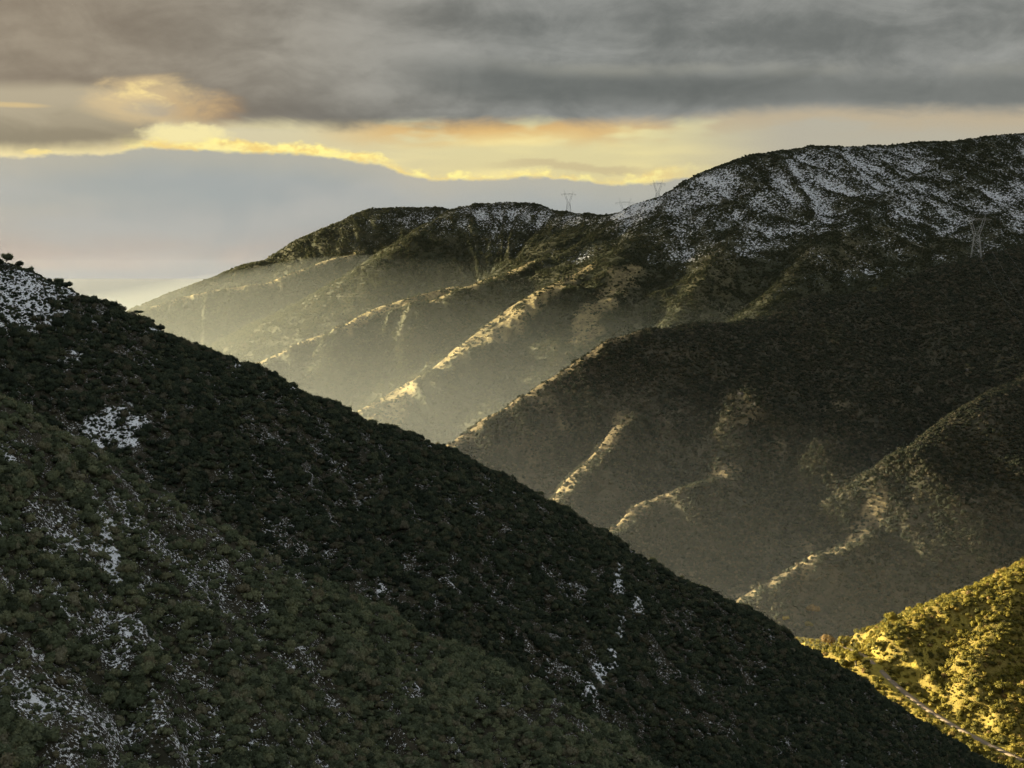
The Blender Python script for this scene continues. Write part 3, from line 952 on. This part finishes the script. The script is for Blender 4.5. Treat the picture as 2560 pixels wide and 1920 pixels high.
def gn_scatter(name, key, x, y, z, rad, rs, label, cat):
    n = len(x)
    col = bpy.data.collections.new('plants_' + key + name)
    for me in PROTO[key]:
        col.objects.link(bpy.data.objects.new('plant_form', me))
    me = bpy.data.meshes.new(name)
    me.vertices.add(n)
    me.vertices.foreach_set('co', np.column_stack([x, y, z]).astype(np.float32).ravel())
    a = me.attributes.new('rot', 'FLOAT_VECTOR', 'POINT')
    rot = np.column_stack([rs.normal(0, 0.12, n), rs.normal(0, 0.12, n), rs.random(n) * 6.283])
    a.data.foreach_set('vector', rot.astype(np.float32).ravel())
    a = me.attributes.new('scl', 'FLOAT_VECTOR', 'POINT')
    sv = np.column_stack([rad, rad * (0.85 + 0.3 * rs.random(n)), rad * (0.8 + 0.5 * rs.random(n))])
    a.data.foreach_set('vector', sv.astype(np.float32).ravel())
    a = me.attributes.new('pick', 'INT', 'POINT')
    a.data.foreach_set('value', rs.integers(0, len(PROTO[key]), n).astype(np.int32))
    o = link(name, me, kind='stuff', label=label, category=cat)
    ng = bpy.data.node_groups.new('plants', 'GeometryNodeTree')
    ng.interface.new_socket('Geometry', in_out='INPUT', socket_type='NodeSocketGeometry')
    ng.interface.new_socket('Geometry', in_out='OUTPUT', socket_type='NodeSocketGeometry')
    gi = ng.nodes.new('NodeGroupInput'); go = ng.nodes.new('NodeGroupOutput')
    m2p = ng.nodes.new('GeometryNodeMeshToPoints')
    iop = ng.nodes.new('GeometryNodeInstanceOnPoints')
    ci = ng.nodes.new('GeometryNodeCollectionInfo')
    ci.inputs['Collection'].default_value = col
    ci.inputs['Separate Children'].default_value = True
    ci.inputs['Reset Children'].default_value = True
    iop.inputs['Pick Instance'].default_value = True

    def na(nm_, ty):
        q = ng.nodes.new('GeometryNodeInputNamedAttribute')
        q.data_type = ty
        q.inputs['Name'].default_value = nm_
        return [s for s in q.outputs if s.enabled and s.name == 'Attribute'][0]
    L = ng.links
    L.new(gi.outputs[0], m2p.inputs['Mesh'])
    L.new(m2p.outputs[0], iop.inputs['Points'])
    L.new(ci.outputs[0], iop.inputs['Instance'])
    L.new(na('rot', 'FLOAT_VECTOR'), iop.inputs['Rotation'])
    L.new(na('scl', 'FLOAT_VECTOR'), iop.inputs['Scale'])
    L.new(na('pick', 'INT'), iop.inputs['Instance Index'])
    L.new(iop.outputs[0], go.inputs[0])
    md = o.modifiers.new('plants', 'NODES')
    md.node_group = ng
    return o


# -- near slope: the nearest 300 shrubs are objects, the rest one mass
X, Y, Z = G['near']
dens = (1 - 0.9 * SNOW['near']) * (0.25 + 1.0 * sst(fbm(X / 9, Y / 9, 3, 90), -0.35, 0.35)) * (0.6 + 0.8 * sst(fbm(X / 45, Y / 45, 3, 95), -0.4, 0.4))
x, y, idx, rad, rs = scatter('near', 140000, dens, 0.36, 2.25)
rad = rad * (0.5 + 0.5 * sst(-SNOW['near'].ravel()[idx], -0.6, 0.0))
z = near.h(x, y) - 0.12 * rad
snowy = sst(SNOW['near'], 0.3, 0.7) * (np.maximum(BARE['near'], 0) * 0 + 1)
x2, y2, i2, r2, _rs = scatter('near', 11000, snowy, 0.22, 0.7)
x = np.concatenate([x, x2]); y = np.concatenate([y, y2]); idx = np.concatenate([idx, i2]); rad = np.concatenate([rad, r2])
z = np.concatenate([z, near.h(x2, y2) - 0.05])
u, v = to_px(x, y, z)
vis = (u > -10) & (u < 2220) & (v < 1665) & VIS['near'].ravel()[idx]
score = np.where(vis, rad / y, 0)
big = np.argsort(-score)[:300]
rest = np.ones(len(x), bool); rest[big] = False
on_spur = near.r[1].h(x, y) > near.r[0].h(x, y) - 1.0
for nm_, pk, sel, lb in (('chaparral_brush', 'near', ~on_spur, 'dense dark green chaparral brush covering the main slope of the near hillside'),
                         ('sage_brush', 'sage', on_spur, 'grey green brush covering the nearest spur at the lower left')):
    w_ = rest & sel
    gn_scatter(nm_, pk, x[w_], y[w_], z[w_], rad[w_], rs, lb, 'brush')
for j in big:
    o = bpy.data.objects.new('chaparral_shrub', PROTO['sage'][int(rs.integers(0, 5))])
    C.objects.link(o)
    o.location = (x[j], y[j], z[j])
    o.rotation_euler = (rs.normal(0, 0.1), rs.normal(0, 0.1), rs.random() * 6.283)
    o.scale = (rad[j], rad[j] * (0.85 + 0.3 * rs.random()), rad[j] * (0.85 + 0.4 * rs.random()))
    o['label'] = 'large rounded grey green shrub among the brush on the nearest spur'
    o['category'] = 'shrub'
    o['group'] = 'large shrubs on the nearest spur'

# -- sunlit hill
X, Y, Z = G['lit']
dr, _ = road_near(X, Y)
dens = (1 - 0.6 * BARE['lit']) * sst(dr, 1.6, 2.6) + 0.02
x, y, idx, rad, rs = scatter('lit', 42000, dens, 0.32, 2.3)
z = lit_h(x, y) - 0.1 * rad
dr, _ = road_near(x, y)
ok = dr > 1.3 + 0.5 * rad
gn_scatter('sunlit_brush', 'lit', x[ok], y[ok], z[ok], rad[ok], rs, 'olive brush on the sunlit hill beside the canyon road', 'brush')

# -- middle ridge
X, Y, Z = G['mid']
dens = (1 - 0.8 * BARE['mid']) * (0.6 + 0.8 * sst(fbm(X / 40, Y / 40, 3, 91), -0.5, 0.5))
x, y, idx, rad, rs = scatter('mid', 90000, dens, 0.8, 2.4)
z = mid.h(x, y) - 0.15 * rad
gn_scatter('ridge_brush', 'mid', x, y, z, rad, rs, 'dark brush covering the shaded middle ridge', 'brush')

# -- far ridge
X, Y, Z = G['far']
dens = (1 - 0.8 * BARE['far']) * (0.25 + 1.2 * sst(fbm(X / 26, Y / 26, 3, 92), -0.25, 0.5)) * (1 - 0.68 * SNOW['far'])
x, y, idx, rad, rs = scatter('far', 120000, dens, 1.2, 3.2)
rad = rad * (1 - 0.35 * SNOW['far'].ravel()[idx])
z = far.h(x, y) - 0.2 * rad
gn_scatter('mountain_brush', 'far', x, y, z, rad, rs, 'scattered dark brush over the far mountain ridge', 'brush')


# ------------------------------------------------------------------ trees with trunk and crown
def tube(p0, p1, r0, r1, n=6):
    p0, p1 = Vector(p0), Vector(p1)
    d = (p1 - p0).normalized()
    a = d.orthogonal().normalized(); b = d.cross(a)
    co_, fc_ = [], []
    for p, r in ((p0, r0), (p1, r1)):
        for k in range(n):
            w = 2 * math.pi * k / n
            co_.append(tuple(p + a * (r * math.cos(w)) + b * (r * math.sin(w))))
    for k in range(n):
        fc_.append((k, (k + 1) % n, n + (k + 1) % n, n + k))
    return co_, fc_


def tubes(name, segs, mat, n=6):
    co_, fc_ = [], []
    for p0, p1, r0, r1 in segs:
        c_, f_ = tube(p0, p1, r0, r1, n)
        fc_ += [tuple(q + len(co_) for q in ff) for ff in f_]
        co_ += c_
    return mesh_np(name, co_, fc_, mat, smooth=(n > 4))


def tree(name, loc, hgt, rad_, leaf, seed, label, cat, group, flat=0.7, sunk=0.3):
    rs_ = random.Random(seed)
    root = bpy.data.objects.new(name, None)
    C.objects.link(root)
    root.location = (loc[0], loc[1], loc[2] - sunk)
    root['label'] = label; root['category'] = cat
    if group:
        root['group'] = group
    top = hgt - rad_ * flat * 0.9
    lean = (rs_.uniform(-0.2, 0.2) * hgt, rs_.uniform(-0.2, 0.2) * hgt)
    kn = (lean[0] * 0.5, lean[1] * 0.5, top * 0.55)
    segs = [((0, 0, -0.3), kn, 0.06 * hgt, 0.045 * hgt)]
    for k in range(4):
        w = k * 1.57 + rs_.random()
        segs.append((kn, (lean[0] + rad_ * 0.55 * math.cos(w), lean[1] + rad_ * 0.55 * math.sin(w), top + rad_ * flat * rs_.uniform(0.1, 0.5)), 0.032 * hgt, 0.012 * hgt))
    link('trunk', tubes('trunk', segs, BARK), root)
    cm_ = shrub_mesh('crown', 900 + seed, 420, 0.15, LEAF[leaf], height=0.75, nblob=8)
    cr = link('crown', cm_, root, (lean[0], lean[1], top - rad_ * 0.15))
    cr.scale = (rad_, rad_ * rs_.uniform(0.85, 1.1), rad_ * flat * 1.1)
    return root


def on_hill(key, u_, v_, y0, y1):
    tx_, tz_ = ray(u_, v_)
    ys_ = np.linspace(y0, y1, 1200)
    zz = HF[key](tx_ * ys_, ys_)
    k = int(np.argmax(zz >= tz_ * ys_))
    return tx_ * ys_[k], ys_[k], float(zz[k])


def on_crest(u_):
    """point of the near crest in the direction of a column of the picture"""
    tx_, _z = ray(u_, 800)
    ys_ = np.linspace(400, 640, 800)
    zz = near.h(tx_ * ys_, ys_)
    k = int(np.argmax(zz / ys_))
    return tx_ * ys_[k], ys_[k], float(zz[k])


ORD = ['first', 'second', 'third', 'fourth', 'fifth', 'sixth', 'seventh', 'eighth', 'ninth', 'tenth', 'eleventh', 'twelfth']
for k, (u_, hgt, rad_, fl) in enumerate([(18, 3.6, 2.3, 0.9), (52, 2.4, 1.9, 0.8), (128, 2.6, 2.0, 0.8), (150, 2.2, 2.1, 0.7), (232, 2.4, 1.5, 0.9), (246, 2.7, 1.8, 0.9), (266, 2.3, 2.0, 0.8),
                                         (305, 3.6, 1.9, 0.45), (322, 2.6, 1.5, 0.9), (330, 2.3, 1.4, 0.9), (350, 2.5, 1.8, 0.8), (1165, 2.8, 2.0, 0.8)]):
    p = on_crest(u_)
    lb = '%s dark tree from the left along the near skyline' % ORD[k]
    if u_ == 305:
        lb = 'umbrella shaped tree on a thin trunk on the near skyline, eighth from the left'
    if u_ == 1165:
        lb = 'lone tree on the near skyline below the first lit spur of the middle ridge'
    tree('skyline_tree', p, hgt, rad_, 'near', k, lb, 'tree', 'trees along the near skyline', fl)

VT = [(1700, 1338, 'lit', 3.2, 'small pale tree nearest the near slope in the canyon bottom'), (1757, 1322, 'lit', 5.0, 'tall golden tree catching the sun in the canyon bottom'),
      (1745, 1352, 'lit', 3.4, 'low golden tree in front of the tall one in the canyon bottom'), (1795, 1392, 'lit', 5.0, 'broad golden tree left of the canyon road'),
      (1825, 1392, 'lit', 4.2, 'rounded golden tree above the bend of the canyon road'), (1850, 1432, 'lit', 5.2, 'ring shaped golden thicket tree just left of the road bend'),
      (1822, 1440, 'lit', 3.6, 'bare pinkish tree leaning at the edge of the near slope'), (1925, 1340, 'lit', 4.0, 'solitary brownish tree behind the crest of the sunlit hill'),
      (2165, 1490, 'lit', 4.4, 'dark rounded oak in the shaded gully of the sunlit hill'), (2195, 1630, 'lit', 4.2, 'large round shrub tree at the foot of the sunlit hill by the right edge'),
      (1900, 1400, 'lit', 4.0, 'leftmost tree on the nose of the sunlit hill'), (2100, 1625, 'lit', 3.6, 'dark round tree beside the road below the sunlit hill')]
for k, (u_, v_, key, rad_, lb) in enumerate(VT):
    p = on_hill('low', u_, v_ + 6, 560, 1150)
    tree('valley_tree', p, rad_ * 1.5, rad_, 'lit', 40 + k, lb, 'tree', 'trees along the canyon road', 0.85)


# ------------------------------------------------------------------ steel transmission towers and cables
def strut(segs, w):
    return [(a_, b_, w, w) for a_, b_ in segs]


def tower_parts(h):
    """waisted lattice tower: two-legged body, V shaped arms, cross beam, two peaks"""
    parts = []
    hw, hb = 0.50 * h, 0.84 * h            # waist and beam heights
    fb, fw = 0.115 * h, 0.055 * h          # half widths at foot and waist
    tb = 0.17 * h                          # half distance of the arms at the beam
    body = []
    lv = [0, 0.16 * h, 0.29 * h, 0.40 * h, hw]
    wd = [fb + (fw - fb) * q / hw for q in lv]
    for sx_ in (-1, 1):
        for sy_ in (-1, 1):
            parts.append(('leg', strut([((sx_ * fb, sy_ * fb * 0.6, -1.5), (sx_ * fw, sy_ * fw * 0.6, hw))], 0.30)))
    for k in range(4):
        for sy_ in (-1, 1):
            body += [((-wd[k], sy_ * wd[k] * 0.6, lv[k]), (wd[k + 1], sy_ * wd[k + 1] * 0.6, lv[k + 1])), ((wd[k], sy_ * wd[k] * 0.6, lv[k]), (-wd[k + 1], sy_ * wd[k + 1] * 0.6, lv[k + 1]))]
        for sx_ in (-1, 1):
            body += [((sx_ * wd[k], -wd[k] * 0.6, lv[k]), (sx_ * wd[k + 1], wd[k + 1] * 0.6, lv[k + 1]))]
    parts.append(('lattice', strut(body, 0.09)))
    rungs = []
    for k in range(1, 5):
        for sy_ in (-1, 1):
            rungs.append(((-wd[k], sy_ * wd[k] * 0.6, lv[k]), (wd[k], sy_ * wd[k] * 0.6, lv[k])))
    parts.append(('girt', strut(rungs, 0.22)))
    for sx_ in (-1, 1):
        arm = []
        for sy_ in (-1, 1):
            arm += [((sx_ * fw, sy_ * fw * 0.6, hw), (sx_ * tb, sy_ * 0.02 * h, hb)), ((sx_ * fw * 0.1, sy_ * fw * 0.6, hw), (sx_ * (tb - 0.05 * h), sy_ * 0.02 * h, hb))]
        for q in (0.25, 0.5, 0.75):
            xo = fw + (tb - fw) * q; xi = fw * 0.1 + (tb - 0.05 * h - fw * 0.1) * q; zz = hw + (hb - hw) * q
            arm += [((sx_ * xo, 0.02 * h, zz), (sx_ * xi, -0.02 * h, zz))]
        parts.append(('arm', strut(arm, 0.17)))
        parts.append(('peak', strut([((sx_ * tb, 0, hb), (sx_ * (tb + 0.015 * h), 0, h)), ((sx_ * (tb - 0.05 * h), 0, hb), (sx_ * (tb + 0.015 * h), 0, h))], 0.14)))
    be_ = 0.31 * h
    beam = [((-be_, 0, hb), (be_, 0, hb)), ((-tb, 0, hb + 0.035 * h), (tb, 0, hb + 0.035 * h)), ((-be_, 0, hb), (-tb, 0, hb + 0.035 * h)), ((be_, 0, hb), (tb, 0, hb + 0.035 * h))]
    for k in range(8):
        xa = -tb + 2 * tb * k / 8
        beam.append(((xa, 0, hb + 0.035 * h * (k % 2)), (xa + tb / 4, 0, hb + 0.035 * h * ((k + 1) % 2))))
    parts.append(('crossbeam', strut(beam, 0.17)))
    return parts, be_, hb, tb


def tower(p, h, rz, label):
    root = bpy.data.objects.new('transmission_tower', None)
    C.objects.link(root)
    root.location = p; root.rotation_euler = (0, 0, rz)
    root['label'] = label; root['category'] = 'pylon'; root['group'] = 'steel transmission towers'
    parts, be_, hb, tb = tower_parts(h)
    for nm_, segs in parts:
        link(nm_, tubes(nm_, segs, STEEL, 4), root)
    for xc in (-0.26 * h, 0.0, 0.26 * h):
        sg = [((xc - 0.04 * h, 0, hb), (xc, 0, hb - 0.07 * h), 0.14, 0.14), ((xc + 0.04 * h, 0, hb), (xc, 0, hb - 0.07 * h), 0.14, 0.14)]
        link('insulator', tubes('insulator', sg, GLASS, 5), root)
    return root, hb


def far_ground(u_, Y_):
    tx_, _z = ray(u_, 500)
    return tx_ * Y_, Y_, float(far.h(np.array([tx_ * Y_]), np.array([Y_]))[0])


def top_z(v_, Y_):
    return ray(1106, v_)[1] * Y_


for u_, vt, Y_, lb in ((1228, 411, 3300, 'faint steel pylon rising behind the saddle left of the snowy summit'),
                       (1420, 388, 2640, 'largest of the far pylons, behind the snowy slope below the summit'),
                       (1350, 427, 3420, 'faintest far pylon, low between the other two skyline pylons')):
    p = far_ground(u_, Y_)
    tower(p, max(30.0, top_z(vt, Y_) - p[2]), R(8), lb)
tx_, _z = ray(2106, 556)
ys_ = np.linspace(1380, 1480, 400)
zz_ = mid.h(tx_ * ys_, ys_)
k = int(np.argmax(zz_ / ys_))
p4 = (tx_ * ys_[k], ys_[k] - 4.0, float(zz_[k]) - 0.5)
t4, hb4 = tower(p4, 46.0, R(-28), 'pale lattice pylon on the crest of the dark middle ridge near the right edge')
# cables from that tower towards the lower right
M4 = Matrix.Rotation(R(-28), 4, 'Z')
for k, xc in enumerate((-0.26, 0.0, 0.26)):
    a_ = Vector(p4) + M4 @ Vector((xc * 46, 0, hb4 - 0.07 * 46))
    tx_, tz_ = ray(2420 + 60 * k, 900 - 30 * k)
    b_ = Vector((tx_ * 960, 960, tz_ * 960))
    segs = []
    prev = None
    for q in range(25):
        f_ = q / 24
        pt = a_.lerp(b_, f_); pt.z -= 26 * 4 * f_ * (1 - f_)
        if prev is not None:
            segs.append((tuple(prev), tuple(pt), 0.035, 0.035))
        prev = pt
    me = tubes('power_cable', segs, CABLE, 4)
    link('power_cable', me, label='%s power cable sagging from the middle ridge pylon to the lower right' % ('leftmost', 'middle', 'rightmost')[k], category='cable', group='power cables of the ridge pylon')

# pale boulders on the rocky knob of the middle ridge
for k, (u_, v_, sz_) in enumerate([(1600, 850, 5.0), (1632, 872, 4.0), (1585, 880, 3.6), (2090, 800, 4.0), (1655, 862, 3.2), (1780, 868, 4.2), (1810, 884, 3.4)]):
    p = on_hill('mid', u_, v_, 850, 1480)
    P_, f_ = lump(np.random.default_rng(50 + k), 0, sz_ * 0.6, 0.75, k, 2)
    o = link('boulder', mesh_np('boulder', P_, f_, ROCK, smooth=False), None, (p[0], p[1], p[2] - 0.25 * sz_), category='boulder', group='boulders on the middle ridge',
             label=('topmost pale boulder on the rocky knob of the middle ridge', 'right hand boulder of the rocky knob on the middle ridge', 'lower left boulder of the rocky knob on the middle ridge',
                    'lone pale boulder high on the dark middle ridge at the right', 'small boulder at the right end of the rocky knob', 'upper boulder on the second rocky rib of the middle ridge', 'lower boulder on the second rocky rib of the middle ridge')[k])
    o.rotation_euler = (0.2 * k, 0.1 * k, k)

# ------------------------------------------------------------------ haze
def box(name, x0, x1, y0, y1, z0, z1, dens, colr, g):
    co = [(x0, y0, z0), (x1, y0, z0), (x1, y1, z0), (x0, y1, z0), (x0, y0, z1), (x1, y0, z1), (x1, y1, z1), (x0, y1, z1)]
    f = [(0, 3, 2, 1), (4, 5, 6, 7), (0, 1, 5, 4), (1, 2, 6, 5), (2, 3, 7, 6), (3, 0, 4, 7)]
    m, t, out = new_mat(name + '_air')
    pvn = t.n('ShaderNodeVolumePrincipled')
    pvn.inputs['Density'].default_value = dens
    pvn.inputs['Color'].default_value = (*colr, 1)
    pvn.inputs['Anisotropy'].default_value = g
    m.node_tree.links.new(pvn.outputs[0], out.inputs['Volume'])
    me = mesh_np(name, co, f, m, smooth=False)
    return link(name, me, kind='stuff')


box('haze', -40000, 40000, -600, 60000, -425, 330, 1.2e-6, (0.80, 0.84, 0.92), 0.2)


def bank(name, x0, x1, y0, y1, zb, top, dens, colr, g):
    """a body of low air with an uneven, sloping top"""
    gx_, gy_ = np.linspace(x0, x1, 24), np.linspace(y0, y1, 24)
    XX, YY = np.meshgrid(gx_, gy_)
    ZZ = np.maximum(top(XX, YY), zb + 1)
    n_ = 24 * 24
    co_ = np.concatenate([np.stack([XX, YY, ZZ], -1).reshape(-1, 3), np.stack([XX, YY, np.full_like(XX, zb)], -1).reshape(-1, 3)])
    q = np.arange(n_).reshape(24, 24)
    f1 = np.stack([q[:-1, :-1], q[:-1, 1:], q[1:, 1:], q[1:, :-1]], -1).reshape(-1, 4)
    f2 = f1[:, ::-1] + n_
    ring_ = list(q[0, :]) + list(q[1:, -1]) + list(q[-1, -2::-1]) + list(q[-2:0:-1, 0])
    f3 = np.array([(ring_[k], ring_[k] + n_, ring_[(k + 1) % len(ring_)] + n_, ring_[(k + 1) % len(ring_)]) for k in range(len(ring_))])
    m, t, out = new_mat(name + '_air')
    pvn = t.n('ShaderNodeVolumePrincipled')
    pvn.inputs['Density'].default_value = dens
    pvn.inputs['Color'].default_value = (*colr, 1)
    pvn.inputs['Anisotropy'].default_value = g
    m.node_tree.links.new(pvn.outputs[0], out.inputs['Volume'])
    me_ = mesh_np(name, co_, np.concatenate([f1, f2, f3]), m, smooth=False)
    return link(name, me_, kind='stuff')


def valley_top(x, y):
    z_ = 22 + 0.13 * (np.minimum(y, 3000) - 2600) - 0.012 * (x + 350)
    lim = 30 - 0.215 * np.maximum(-350 - x, 0)
    return np.minimum(z_, lim) - 0.14 * np.maximum(y - 2850, 0)


bank('valley_haze', -2400, 900, 1450, 4250, -424, valley_top, 1.7e-4, (0.86, 0.95, 0.90), 0.3)
bank('canyon_haze', -700, 900, 640, 1440, -424, lambda x, y: -150 + 0.26 * (y - 990) - 0.10 * (x - 60), 2.6e-4, (0.84, 0.92, 0.97), 0.2)
